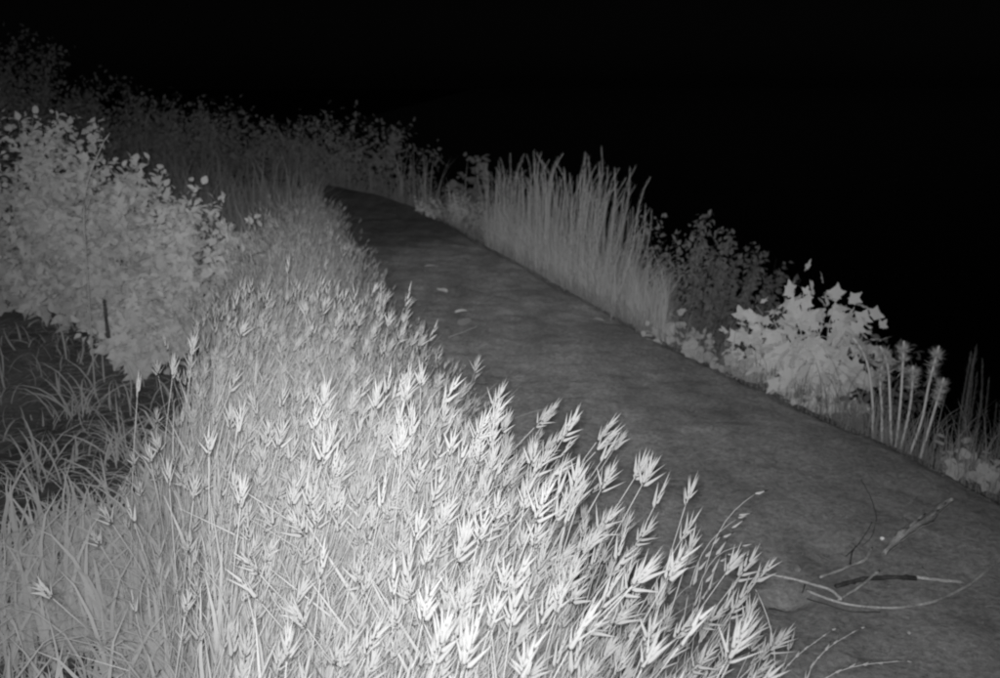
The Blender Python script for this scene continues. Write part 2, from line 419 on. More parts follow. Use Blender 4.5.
def make_stalk(seed, hi=True):
    r = random.Random(seed); s = Stalk()
    s.lean = r.uniform(.04, .22); s.h = 1.0
    n = 6 if hi else 3
    P = bez(0, s.lean, .70, n); s.P = P
    s.stem = tube(P, np.linspace(.0017, .0009, n + 1), 3)
    d = P[-1] - P[-2]; s.HM = frame_from(d, r.uniform(0, 6.28)); s.hp = P[-1]
    kind = r.random()
    if hi:
        nn = r.randint(10, 17); spread = r.uniform(.36, .74); ln = r.uniform(.035, .075)
        if kind < .2: nn = r.randint(4, 6); spread = .3; ln = .06
        elif kind < .35: nn = r.randint(6, 8); spread = .4; ln = .035
        s.lay = head_layout(r, nn, spread, ln)
    else:
        nn = r.randint(3, 6); s.lay = head_layout(r, nn, r.uniform(.22, .55), r.uniform(.035, .07))
    s.rach = tube(np.array([(0, 0, 0), (0, 0, .04), (0, 0, ln * .7 if hi else .04)]) @ s.HM.T + s.hp, [.0010, .0009, .0006], 3)
    s.blades = []
    for k in range(r.randint(1, 2)):
        b = blade(r.uniform(.14, .26), r.uniform(.004, .008), r.uniform(.5, 1.8), 5 if hi else 3, r.uniform(-1, 1))
        t = r.uniform(.15, .6); i = int(t * n); s.blades.append((b, rotz(r.uniform(0, 6.28)), P[i]))
    # joined arrays for the massed grass
    mbs = MB(); mbs.add(*s.stem); s.aS = mbs.arr()
    mbb = MB()
    for b, M, t in s.blades: mbb.add(xf(b[0], M, 1, t), b[1])
    s.aB = mbb.arr()
    mbh = MB()
    for k, M, t, sc in s.lay:
        v, f = LANCE[k] if hi else LANCE_LO[k % 2]
        mbh.add(xf(xf(v, M, sc, t), s.HM, 1, s.hp), f)
    s.aH = mbh.arr()
    if hi:
        s.stem_me = mesh_np('stem', *s.stem, M_STEM)
        s.rach_me = mesh_np('seed_head', *s.rach, M_STEM)
        s.blade_me = [mesh_np('leaf_blade', b[0], b[1], M_BLADE) for b, M, t in s.blades]
    return s
HI = [make_stalk(100 + i, True) for i in range(16)]
LOW = [make_stalk(300 + i, False) for i in range(14)]

def edge_left(y):                              # where the meadow meets the path
    y = np.asarray(y, float)
    return np.interp(y, [0, 1.2, 2.0, 4.0, 8.0, 13.0], [.40, .40, .24, -.40, -1.40, -2.6])
def left_bound(y):
    y = np.asarray(y, float); return np.interp(y, [0, 1.5, 3.0, 5.0, 8.0, 13.0], [-.10, -.61, -1.13, -1.42, -1.76, -2.5])
def stalk_rot(x, y):
    dE = float(edge_left(y)) - x                # distance in from the path edge
    k = max(0.0, 1 - dE / .7) if y < 4.5 else max(0, .5 - dE)
    mid = max(0.0, 1 - abs(dE - .9) / 1.2) * .25 if y < 3 else 0
    tilt = random.gauss(.07, .09) + .30 * k * random.random() + mid * random.random()
    dL = x - float(left_bound(y))
    az = random.gauss(-.35, .9) if (k > .2 or mid > .08) else random.uniform(-PI, PI)   # lean direction, 0 = +x
    if dL < .45 and y < 4: tilt, az = abs(random.gauss(.10, .05)) + .05, random.gauss(0, .7)
    return Euler((0, tilt, az), 'XYZ')          # tilt towards +x then swing by az
spots = []
def fill(n, y0, y1, hmin, hmax, pw=1.0):
    c = 0
    while c < n:
        y = y0 + (y1 - y0) * random.random() ** pw
        xl, xr = float(left_bound(y)), float(edge_left(y))
        x = random.uniform(xl - .05, xr + .06)
        dens = .75 + 1.1 * float(vnoise(x * 2.3 + 40, y * 2.3)) + .2
        if random.random() > dens: continue
        eR = min(1, (xr + .06 - x) / .42); eL = min(1, (x - xl + .05) / .2)
        h = random.uniform(hmin, hmax) * (.58 + .42 * eR) * random.choice((1, 1, 1, .85, 1.06)) * (.9 + .1 * eL) * (1 + .25 * float(vnoise(x * 1.4, y * 1.4)))
        spots.append((x, y, h)); c += 1
fill(1750, 1.0, 2.4, .54, .86)
fill(2300, 2.4, 4.2, .5, .84)
fill(2600, 4.2, 7.5, .48, .82)
fill(700, 7.5, 9.3, .45, .80)
spots = [(x, y, h, land1(x, y), stalk_rot(x, y)) for x, y, h in spots]
def stalk_object(s, name, loc, rot, sc, label, group, full=True):
    e = empty(name, loc, rot); e.scale = (sc, sc, sc); tagit(e, label, 'grass', group)
    obj('stem', s.stem_me, e)
    for bm_, (b, M, t) in zip(s.blade_me, s.blades): obj('leaf_blade', bm_, e, m4(M, t))
    hd = obj('seed_head', s.rach_me, e)
    for k, M, t, ls in s.lay:
        MM = s.HM @ M; tt = s.HM @ t + s.hp
        obj('spikelet', LANCE_ME[k], hd, m4(MM, tt, ls))
    return e
scored = []
for i, (x, y, h, z, rot) in enumerate(spots):
    px, py, dep = proj((x, y, z + h))
    ok = -5 < px < 1005 and 60 < py < 690
    scored.append((-(h / dep) if ok else 9, i))
scored.sort(); single = set(i for sc_, i in scored[:255])
GRP = {'L': ('brome stalk at the left border of the tall pale grass, beside the low grass', 'brome stalks on the left border of the stand'),
       'M': ('pale seeding brome stalk in the thick of the bright foreground stand', 'brome stalks in the foreground stand'),
       'R': ('pale brome stalk on the path side of the bright foreground stand', 'brome stalks along the path side')}
gS, gB, gH = MB(), MB(), MB()
fS, fB, fH = MB(), MB(), MB()
for i, (x, y, h, z, rot) in enumerate(spots):
    sc_ = h / .72
    if i in single:
        s = HI[random.randrange(16)]
        k = 'L' if x < float(left_bound(y)) + .18 else ('R' if x > float(edge_left(y)) - .22 else 'M')
        stalk_object(s, 'grass_stalk', (x, y, z - .01), rot, sc_, GRP[k][0], GRP[k][1])
        continue
    hi = y < 3.3
    s = HI[random.randrange(16)] if hi else LOW[random.randrange(14)]
    R = np.array(rot.to_matrix()); t = (x, y, z - .01)
    A, B, C_ = (gS, gB, gH) if hi else (fS, fB, fH)
    # heads keep a natural size whatever the stalk's height
    A.add(xf(s.aS[0], R, sc_, t), s.aS[1]); B.add(xf(s.aB[0], R, sc_, t), s.aB[1]); C_.add(xf(s.aH[0], R, sc_, t), s.aH[1])
def stuff_grass(name, label, S, B, H):
    e = empty(name, (0, 0, 0)); tagit(e, label, 'grass', kind='stuff')
    for nm, b, m in (('stems', S, M_STEM), ('leaf_blades', B, M_BLADE), ('seed_heads', H, M_SPIKE)):
        c = obj(nm, b.mesh(nm, m, nm == 'seed_heads'), e); c['kind'] = 'stuff'
stuff_grass('brome_grass', 'dense pale brome grass filling the foreground', gS, gB, gH)
stuff_grass('meadow_grass', 'tall seeding grass running back along the left of the path', fS, fB, fH)

# undergrowth of blades between the stalks
BL = [blade(l, w, d, 4, tw) for l, w, d, tw in [(.30, .005, .5, .5), (.38, .006, .9, -.8), (.26, .004, .3, .2), (.45, .006, 1.3, 1.0), (.34, .005, 1.8, -.4), (.22, .007, .8, .3)]]
LBL = [blade(l, w, d, 5, tw) for l, w, d, tw in [(.34, .010, 2.0, .8), (.42, .011, 1.4, -.9), (.30, .009, 2.6, .4), (.26, .012, 1.1, 1.2), (.46, .010, 2.3, -.6), (.22, .010, .6, .5)]]
def blades(mb, n, xy, smin, smax, tilt=.25, wide=1.0):
    for k in range(n):
        x, y = xy(); z = land1(x, y) - .01
        v, f = (LBL if wide > 1.65 else BL)[random.randrange(6)]; az = random.uniform(-PI, PI)
        if tilt < .15 and x - float(left_bound(y)) < .5: az = random.gauss(0, .9); v = v * [.6, 1, 1]
        if tilt < .15 and float(edge_left(y)) - x < .35: az = random.gauss(PI, 1.2); v = v * [.6, 1, .8]
        R = np.array(Euler((0, random.gauss(0, tilt), az), 'XYZ').to_matrix())
        mb.add(xf(v * [1, wide * random.uniform(.7, 1.2), 1], R, random.uniform(smin, smax), (x, y, z)), f)
def in_stand(y0, y1):
    def f():
        y = random.uniform(y0, y1); return random.uniform(float(left_bound(y)) + .10, float(edge_left(y)) - .10), y
    return f
_L1 = land1
# quick height lookup for the many blades
_gx = np.linspace(-6, 6, 241); _gy = np.linspace(0, 24, 481); _GX, _GY = np.meshgrid(_gx, _gy); _GZ = land(_GX, _GY)
def land1(x, y):
    if not (-6 < x < 6 and 0 < y < 24): return _L1(x, y)
    return float(_GZ[min(480, int(round(y / .05))), min(240, int(round((x + 6) / .05)))])
mb = MB()
blades(mb, 21000, in_stand(1.0, 3.2), .9, 2.0, .14, 1.5)
blades(mb, 14000, in_stand(3.2, 8.0), 1.0, 1.9, .14, 1.4)
blades(mb, 1500, in_stand(8.0, 9.5), .9, 1.6, .16)
o = obj('undergrowth', mb.mesh('undergrowth', M_BLADE)); tagit(o, 'thick pale grass blades between the brome stalks', 'grass', kind='stuff')
# low open grass left of the stand
def low_xy():
    while True:
        y = random.uniform(1.7, 3.35); x = random.uniform(-3.2, float(left_bound(y)) + .03)
        px, py, d = proj((x, y, 0))
        if px < -60: continue
        if float(vnoise(x * 2.7 + 9, y * 2.7)) + .42 - .22 * max(0, y - 2.9) > random.random() * .9 + .12: return x, y
mb = MB()
blades(mb, 1700, low_xy, .45, 1.15, .6, 1.7)
def fringe_xy():
    y = random.uniform(1.8, 4.0); return float(left_bound(y)) - abs(random.gauss(0, .12)), y
blades(mb, 700, fringe_xy, .6, 1.1, .25, 1.7)
def sparse_xy(): return random.uniform(-4.2, -1.7), random.uniform(3.8, 6.0)
blades(mb, 420, sparse_xy, .3, .8, .6, 1.7)
o = obj('low_grass', mb.mesh('low_grass', M_BLADE)); tagit(o, 'short ragged open grass left of the tall stand', 'grass', kind='stuff')
mb = MB()
for k in range(3600):
    y_ = rng.uniform(1.8, 6.4); x_ = rng.uniform(-4.0, -.4)
    if x_ > float(left_bound(y_)) + .1: continue
    z_ = land1(x_, y_) + rng.uniform(.003, .03); a = rng.random() * 6.28; l = rng.uniform(.05, .22); w = rng.uniform(.0015, .004)
    e_ = rng.uniform(-.1, .25)
    P = [(x_, y_, z_), (x_ + math.cos(a) * l / 2, y_ + math.sin(a) * l / 2, z_ + e_ * l * .6), (x_ + math.cos(a) * l, y_ + math.sin(a) * l, z_ + e_ * l * .7)]
    mb.add(*tube(P, [w * .4, w * .5, w * .2], 3))
o = obj('dead_grass', mb.mesh('dead_grass', M_DRY)); tagit(o, 'matted dead grass lying over the earth of the hollow', 'grass', kind='stuff')

# ------------------------------------------------------------------ leafy plants
LEAVES = {}
def leaf_set(kind, mat, n=4):
    key = (kind, mat.name)
    if key not in LEAVES:
        arrs = []
        for i in range(n):
            r = random.Random(50 + i)
            if kind == 'ovate': a = ovate(1.0, r.uniform(.5, .7), r.uniform(.1, .5), r.uniform(.1, .4), .05)
            elif kind == 'round': a = ovate(1.0, r.uniform(.85, 1.05), r.uniform(.05, .3), r.uniform(.05, .25), .05)
            elif kind == 'narrow': a = ovate(1.0, r.uniform(.16, .24), r.uniform(.1, .6), .3)
            else: a = lobed(1.0, i)
            arrs.append((a[0], a[1], mesh_np('leaf', a[0], a[1], mat)))
        LEAVES[key] = arrs
    return LEAVES[key]
def leaf_frame(out, up=.5, jit=.6):
    """leaf pointing along `out` with its face towards the sky and outward"""
    d = np.asarray(out, float) + rng.normal(0, jit, 3); d[2] -= .15; d /= np.linalg.norm(d)
    nrm = np.array([0, 0, 1.0]) * up + np.asarray(out, float) * .6 + rng.normal(0, .35, 3)
    nrm -= d * nrm.dot(d); nrm /= np.linalg.norm(nrm)
    x = np.cross(d, nrm); return np.stack([x, d, nrm], 1)
def leafy_plant(name, label, cat, base, rx, ry, h, nstem, nleaf, size, kind, lmat, smat, single=120, group=None, flat=0.0, skirt=.15, bias=(0, -1, .3), lumps=None, stemr=.004, loose=.9):
    """base: world root point; stems fan out from it and carry leaves through the crown's volume"""
    e = empty(name, base); tagit(e, label, cat, group)
    LS = leaf_set(kind, lmat); todo = []; tips = []
    for k in range(nstem):
        a = rng.random() * 6.28; rr = math.sqrt(rng.random())
        tx, ty = rx * rr * math.cos(a), ry * rr * math.sin(a)
        th = h * (1 - .42 * rr ** 2) * rng.uniform(.80, 1.0)
        if lumps is not None: th *= lumps(tx)
        bx_, by_ = tx * .45, ty * .45
        zb = land1(base[0] + bx_, base[1] + by_) - base[2] - .02
        P = np.array([(bx_ + (tx - bx_) * t ** 1.4, by_ + (ty - by_) * t ** 1.4, zb + (th - zb) * t) for t in np.linspace(0, 1, 6)])
        P[1:-1] += rng.normal(0, .02 * h, (4, 3))
        obj('stem', mesh_np('stem', *tube(P, np.linspace(stemr, stemr * .35, 6), 4), smat), e)
        tips.append(P)
    per = max(1, nleaf // nstem)
    for P in tips:
        for j in range(per):
            t = skirt + (1 - skirt) * rng.random() ** .8
            i = min(4, int(t * 5)); f = t * 5 - i; p = P[i] * (1 - f) + P[i + 1] * f
            out = np.array([p[0] / rx, p[1] / ry, .25]) + rng.normal(0, .5, 3) + np.array(bias) * .25
            out /= np.linalg.norm(out)
            M = leaf_frame(out); sc = size * rng.uniform(.6, 1.25) * (1.1 - .35 * t)
            pos = p + out * rng.uniform(.0, loose) * size * 1.2
            todo.append((M, pos, sc, rng.integers(0, 4)))
    camv = np.array([0 - base[0], 0 - base[1], CAM_H - base[2]]); camv /= np.linalg.norm(camv)
    todo.sort(key=lambda q: -(q[1].dot(camv) + .3 * q[2]))
    rest = MB()
    for n_, (M, pos, sc, k) in enumerate(todo):
        if n_ < single: obj('leaf', LS[k][2], e, m4(M, pos, sc))
        else: rest.add(xf(LS[k][0], M, sc, pos), LS[k][1])
    if rest.n:
        c = obj('foliage', rest.mesh('foliage', lmat), e); c['kind'] = 'stuff'
    return e
def at(px, dist, s=None):                       # ground point on a bearing at a distance ahead
    x = (px - 500) / FPX * dist * 1.02; return (x, dist, land1(x, dist))
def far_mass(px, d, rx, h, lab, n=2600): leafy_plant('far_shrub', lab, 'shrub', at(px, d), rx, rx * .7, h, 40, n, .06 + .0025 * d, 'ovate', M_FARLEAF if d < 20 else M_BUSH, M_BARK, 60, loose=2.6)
# the bramble mass on the left
BR = dict(skirt=.0, stemr=.003, loose=1.1)
leafy_plant('bramble_bush', 'tallest pale leafy bush at the left edge of the picture', 'bush', at(5, 6.9), 1.1, .75, 1.66, 54, 5200, .08, 'ovate', M_BUSH, M_BUSH, 220, **BR)
leafy_plant('bramble_bush', 'pale leafy bush right of the tallest one, behind the dark hollow', 'bush', at(110, 6.5), .9, .7, 1.22, 46, 4400, .078, 'ovate', M_BUSH, M_BUSH, 220, **BR)
leafy_plant('bramble_bush', 'low pale leafy bush reaching into the seeding grass, left of centre', 'bush', at(195, 6.2), .7, .55, .84, 34, 2600, .078, 'ovate', M_BUSH, M_BUSH, 200, **BR)
leafy_plant('bramble_bush', 'low sprawling leafy growth at the foot of the left bushes', 'bush', at(160, 5.6), .6, .45, .46, 30, 1700, .07, 'ovate', M_BUSH, M_BUSH, 200, **BR)

def tussock(label, px, d, n, l, wide=.75):
    e = empty('grass_tussock', at(px, d)); tagit(e, label, 'grass', None)
    for k in range(n):
        v, f = LBL[k % 5]; R = Matrix.Translation((rng.normal(0, .06), rng.normal(0, .06), -.01)) @ Euler((0, rng.uniform(.0, .9), rng.random() * 6.28)).to_matrix().to_4x4()
        if k < 5: e_m = mesh_np('leaf_blade', v * [1, wide, 1], f, M_BLADE); TB.append(e_m)
        obj('leaf_blade', TB[-1 - (k % 5)], e, R @ Matrix.Scale(l * rng.uniform(.7, 1.2), 4))
TB = []
tussock('pale arching grass tussock in the dark hollow at the left', 62, 4.9, 30, 1.1)
tussock('small grass tussock at the left edge above the low grass', 12, 3.75, 30, .9)
tussock('thin grass tussock between the hollow and the tall stand', 108, 4.0, 26, 1.0)

# lobed leafy plant beyond the path
def bank(px, py, s=.3):                         # a point s metres beyond the path edge seen near this pixel
    g = G(px, py); i = np.argmin((REs[:, 0] - g.x) ** 2 + (REs[:, 1] - g.y) ** 2)
    T = REs[min(i + 1, len(REs) - 1)] - REs[i - 1]; T /= np.linalg.norm(T); n = np.array([T[1], -T[0]])
    p = REs[i] + n * s; return (p[0], p[1], land1(p[0], p[1]))
_Tn = np.gradient(REs, axis=0); _Tn /= np.linalg.norm(_Tn, axis=1)[:, None]
RFs, _ = resample(REs, 900); _Tn = np.gradient(RFs, axis=0); _Tn /= np.linalg.norm(_Tn, axis=1)[:, None]
def bankp(px, s=.3):                            # the point s metres beyond the path edge on the bearing of this photo column
    q = RFs + np.stack([_Tn[:, 1], -_Tn[:, 0]], 1) * s
    ok = q[:, 1] > 1.0; cx = 500 + FPX * q[:, 0] / (q[:, 1] * CP + CAM_H * SP); i = np.argmin(np.abs(cx - px) + 1e4 * ~ok)
    return (q[i, 0], q[i, 1], land1(q[i, 0], q[i, 1]))
def bank(px, py, s=.3): return bankp(px, s)
leafy_plant('lobed_leaf_plant', 'bright bushy plant with lobed leaves beyond the path edge', 'plant', bank(808, 402, .26), .30, .28, .74, 20, 340, .125, 'lobed', M_BIGLEAF, M_WEEDSTEM, 290, stemr=.005, skirt=.05)
leafy_plant('lobed_leaf_plant', 'bright stem of lobed leaves at the left end of the bushy plant', 'plant', bank(757, 372, .16), .10, .10, .54, 6, 66, .12, 'lobed', M_BIGLEAF, M_WEEDSTEM, 60, stemr=.004, skirt=.1)
# small round-leaved growth along the edge
for (px, py, w_, h_, lab) in [(672, 338, .14, .16, 'small low leafy clump on the path edge below the dark shrub'), (705, 350, .12, .13, 'small low leafy clump between the dark shrub and the lobed plant'),
                         (738, 366, .10, .12, 'tiny leafy clump at the foot of the lobed plant')]:
    leafy_plant('low_plant', lab, 'plant', bank(px, py, .06), w_, w_, h_, 6, 60, .07, 'round', M_BUSH, M_WEEDSTEM, 60, stemr=.002)
for (px, py, s_, w_, h_, n_, lab) in [(965, 452, .22, .10, .22, 40, 'low blurred leafy plant right of the tufted stalks'), (985, 480, .12, .12, .14, 50, 'low leafy clump where the path edge leaves the picture at the right')]:
    leafy_plant('low_plant', lab, 'plant', bank(px, py, s_), w_, w_, h_, 6, n_, .07, 'round', M_WEED, M_WEEDSTEM, n_, stemr=.002)
# pale mound behind the far path edge, left of the weeds
leafy_plant('mound_plant', 'rounded fine-leaved mound at the far path edge left of the tall weeds', 'plant', bank(452, 224, .25), .55, .6, .46, 22, 900, .05, 'ovate', M_BUSH, M_WEEDSTEM, 80)
# shrubs on the bank
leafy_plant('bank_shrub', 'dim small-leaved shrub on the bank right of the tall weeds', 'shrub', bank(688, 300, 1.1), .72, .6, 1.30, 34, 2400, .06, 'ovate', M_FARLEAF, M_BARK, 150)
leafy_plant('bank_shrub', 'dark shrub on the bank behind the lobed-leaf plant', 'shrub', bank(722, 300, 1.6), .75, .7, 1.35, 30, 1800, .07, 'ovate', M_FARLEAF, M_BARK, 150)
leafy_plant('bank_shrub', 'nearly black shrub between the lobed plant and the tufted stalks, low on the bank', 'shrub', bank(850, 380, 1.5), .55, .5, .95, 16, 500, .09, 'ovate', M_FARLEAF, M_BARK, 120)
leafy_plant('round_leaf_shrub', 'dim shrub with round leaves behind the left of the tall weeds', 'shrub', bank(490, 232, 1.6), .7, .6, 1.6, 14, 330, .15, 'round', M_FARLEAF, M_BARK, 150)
far_mass(345, 17.0, 1.8, 1.70, 'faint shrub standing where the path turns out of sight', 3200)
far_mass(20, 12.5, 1.5, 1.75, 'faint tall shrub behind the bushes at the left edge')
far_mass(125, 15.0, 1.6, 1.50, 'faint shrub in the dark above the second left bush')
far_mass(215, 16.5, 1.7, 1.4, 'faint spreading shrub in the dark above the low left bush')
far_mass(290, 18.5, 1.7, 1.4, 'faint shrub left of the one at the path bend')
far_mass(410, 18.5, 1.2, 1.5, 'faint low shrub right of the path bend')
far_mass(20, 21.0, 2.6, 3.6, 'barely visible tree-high shrub in the dark at the upper left corner', 4500)
far_mass(130, 22.0, 2.6, 3.0, 'barely visible tall shrub in the dark right of the tree-high one', 4500)
far_mass(230, 23.0, 2.6, 2.5, 'barely visible shrub in the dark above the faint spreading shrub', 4500)
far_mass(330, 24.0, 2.6, 2.2, 'barely visible shrub in the dark above the path bend', 4500)

# ------------------------------------------------------------------ tall weeds beyond the path
def weed_stem(seed, h, lean, nleaf, ll, r0=.004):
    r = random.Random(seed); n = 12; hook = r.uniform(-.15, .3)
    P = np.array([(lean * h * (1 - (1 - t) ** 1.9) * .9 + hook * h * max(0, t - .86) ** 1.3 * 3 + .012 * h * math.sin(t * 7 + seed), .01 * h * math.sin(t * 5 + seed * 2), h * t) for t in np.linspace(0, 1, n)])
    st = tube(P, np.linspace(r0, r0 * .35, n), 4); mb = MB(); az = 0
    for j in range(nleaf):
        t = .1 + .9 * (j / nleaf); az += 2.4; i = min(n - 2, int(t * (n - 1))); f = t * (n - 1) - i
        p = P[i] * (1 - f) + P[i + 1] * f; l = ll * r.uniform(.6, 1.3) * (1.25 - .95 * t)
        el = r.uniform(.35, 1.0) * (1.15 - .6 * t); d = (math.sin(el) * math.cos(az), math.sin(el) * math.sin(az), math.cos(el))
        v, fc = lance(l, l * .03 + .0012, .5, False); mb.add(xf(v, frame_from(d, r.random() * 6), 1, p), fc)
    return mesh_np('stem', *st, M_WEEDSTEM), mb.mesh('leaf_fringe', M_WEED), P[-1]
WV = [weed_stem(i, 1.0, .03 + .035 * (i % 4), 150, .085, .0030) for i in range(7)]
e = empty('tall_weed_clump', bank(585, 292, .35)); tagit(e, 'large fan of tall feathery weed stems beyond the path', 'weed')
b0 = Vector(e.location)
for k in range(250):
    t = rng.random(); px = 487 + 140 * t; py = 246 + 72 * t
    p = bank(px, py, rng.uniform(.06, .75)); h = rng.triangular(.48, .80, 1.12) * (.90 + .24 * min(t, .62) / .62 - 1.1 * max(0, t - .72)) + .3 * (p[2] < -.2) * .5
    toR = (t - .35)
    az = rng.normal(-.2, .6) if rng.random() < .25 + max(0, toR) else rng.random() * 6.28
    m = Matrix.Translation(Vector(p) - b0) @ Euler((0, abs(rng.normal(0, .05)) + max(0, toR) * .16 * rng.random(), az)).to_matrix().to_4x4() @ Matrix.Scale(h, 4)
    w = WV[rng.integers(0, 7)]
    s_ = obj('stem', w[0], e, m); obj('leaf_fringe', w[1], s_)
# low haze of fine shoots at the weeds' feet
mb = MB()
for k in range(4200):
    t = rng.random(); p = bank(485 + 180 * t, 243 + 87 * t, rng.uniform(.04, .55)); v, f = BL[rng.integers(0, 6)]
    R = np.array(Euler((0, rng.normal(0, .25), rng.random() * 6.28)).to_matrix())
    mb.add(xf(v * [1, .7, 1], R, rng.uniform(.6, 1.7), np.array(p) - np.array(b0)), f)
c = obj('basal_shoots', mb.mesh('basal_shoots', M_WEED), e); c['kind'] = 'stuff'
# two slim stalks further along the edge
for px, lab in ((409, 'left of two slim pale stalks at the far path edge'), (424, 'right of two slim pale stalks at the far path edge')):
    e = empty('slim_weed', bank(px, 205, .1)); tagit(e, lab, 'weed', None)
    m = Matrix.Scale(.72, 4); s_ = obj('stem', WV[1][0], e, m); obj('leaf_fringe', WV[1][1], s_)
# upright grass along the bank under the dark shrub
mb = MB()
for k in range(2600):
    t = rng.random(); p = bank(640 + 380 * t, 330 + 150 * t, rng.normal(-.005, .03) if k % 2 else abs(rng.normal(.2, .22)) + .04); v, f = BL[rng.integers(0, 6)]
    R = np.array(Euler((0, rng.normal(0, .14), rng.random() * 6.28)).to_matrix())
    mb.add(xf(v, R, rng.uniform(.15, .4) if k % 2 else rng.uniform(.35, 1.0), p), f)
for k in range(2600):
    t = rng.random(); p = bank(330 + 320 * t, 0, rng.normal(.03, .05)); v, f = BL[rng.integers(0, 6)]
    R = np.array(Euler((0, rng.normal(0, .3), rng.random() * 6.28)).to_matrix()); mb.add(xf(v, R, rng.uniform(.2, .7), p), f)
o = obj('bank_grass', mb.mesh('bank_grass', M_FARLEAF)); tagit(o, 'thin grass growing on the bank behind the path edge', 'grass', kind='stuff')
for px, py, h, lab in ((684, 330, .40, 'thin upright seed stalk below the dark shrub, taller of two'), (694, 338, .33, 'thin upright seed stalk below the dark shrub, shorter of two'), (763, 340, .62, 'slim pale shoot rising behind the lobed-leaf plant')):
    p = bank(px, py, .12); stalk_object(HI[3], 'seed_stalk', p, (0, .02, .3), h / .72, lab, None)

# tufted stalks at the right
e = empty('tufted_stalk_plant', bank(905, 445, .10)); b0 = Vector(e.location); tagit(e, 'group of thin pale stalks with feathery tufted tops at the right', 'plant')
def bank_pix(px, py, dist): d = ray(px, py); k = dist / d.y; return Vector((d.x * k, d.y * k, CAM_H + d.z * k))
for bx_, by_, pts_ in [(877, 436, [(873, 400), (868, 360), (861, 344), (853, 338)]), (891, 440, [(890, 405), (889, 370), (887, 354), (880, 346)]), (896, 443, [(901, 400), (903, 360), (904, 341)]),
                       (904, 446, [(910, 410), (913, 380), (913, 366)]), (911, 448, [(923, 420), (928, 385), (935, 362), (939, 346)]), (922, 450, [(930, 425), (938, 398), (944, 378)]), (886, 438, [(882, 405), (879, 382), (882, 366)])]:
    b = Vector(bank(bx_, by_, .12)); dist = b.y
    P = np.array([list(b - b0)] + [list(bank_pix(x, y, dist + rng.uniform(-.03, .03)) - b0) for x, y in pts_])
    Pr, _ = resample(P, 12)
    for _ in range(3): Pr[1:-1] = (Pr[:-2] + 2 * Pr[1:-1] + Pr[2:]) / 4
    s_ = obj('stem', mesh_np('stem', *tube(Pr, np.linspace(.0062, .0048, 12), 6), M_BIGLEAF), e)
    mb = MB()
    for j in range(300):
        up = rng.random() ** 1.6; p = Pr[-1] * (1 - up * .0) - np.array([0, 0, up * .10]) + (np.interp(.0, [0, 1], [0, 0]))
        i = int(np.clip(11 - up * 3, 0, 11)); p = Pr[i]
        d = rng.normal(0, .7, 3) + np.array([0, 0, .6]); v, f = lance(rng.uniform(.022, .058), .0034, .4, False)
        mb.add(xf(v, frame_from(d, rng.random() * 6), 1, p), f)
    obj('tuft', mb.mesh('tuft', M_BUSH), s_)
    mb = MB()
    for j in range(40):
        i = rng.integers(1, 9); d = rng.normal(0, .6, 3) + np.array([0, 0, .6]); v, f = lance(rng.uniform(.03, .06), .003, .3, False)
        mb.add(xf(v, frame_from(d, rng.random() * 6), 1, Pr[i]), f)
    obj('leaf_fringe', mb.mesh('leaf_fringe', M_FARLEAF), s_)
# dim feathery weed in the right corner
e = empty('dim_weed_clump', bank(985, 455, .75)); b0 = Vector(e.location); tagit(e, 'dim feathery weed thicket at the right edge of the picture', 'weed')
WD = [weed_stem(40 + i, 1.0, .06, 80, .09, .003) for i in range(3)]
for w in WD: w[1].materials[0] = M_FARLEAF; w[0].materials[0] = M_FARLEAF
for k in range(30):
    p = bank(955 + 110 * rng.random(), 430 + 90 * rng.random(), rng.uniform(.35, 1.1)); w = WD[rng.integers(0, 3)]
    m = Matrix.Translation(Vector(p) - b0) @ Euler((0, rng.normal(0, .08), rng.random() * 6.28)).to_matrix().to_4x4() @ Matrix.Scale(rng.uniform(.5, .85), 4)
    s_ = obj('stem', w[0], e, m); obj('leaf_fringe', w[1], s_)

# rough growth on the far side of the bend: reads as one dim mass
mb = MB()
for k in range(5200):
    y_ = rng.uniform(12.5, 24); x_ = rng.uniform(-9, 1.5)
    if float(edge_dist(np.array([x_]), np.array([y_]))[0]) > -1.9 and float(edge_dist(np.array([x_]), np.array([y_]))[0]) < .1: continue
    v, f = BL[rng.integers(0, 6)]; R = np.array(Euler((0, rng.normal(0, .25), rng.random() * 6.28)).to_matrix())
    mb.add(xf(v * [1, 2.2, 1], R, rng.uniform(1.2, 2.6), (x_, y_, _L1(x_, y_) - .02)), f)
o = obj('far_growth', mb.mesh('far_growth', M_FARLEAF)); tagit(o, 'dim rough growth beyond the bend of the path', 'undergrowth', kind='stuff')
mb = MB()
for k in range(3200):
    y_ = rng.uniform(7, 13); x_ = rng.uniform(-5.5, float(left_bound(y_)) + .1)
    v, f = BL[rng.integers(0, 6)]; R = np.array(Euler((0, rng.normal(0, .2), rng.random() * 6.28)).to_matrix())
    mb.add(xf(v * [1, 1.6, 1], R, rng.uniform(1.2, 2.3), (x_, y_, land1(x_, y_) - .02)), f)
o = obj('rough_grass', mb.mesh('rough_grass', M_FARLEAF)); tagit(o, 'dim rough grass behind the left bushes', 'grass', kind='stuff')

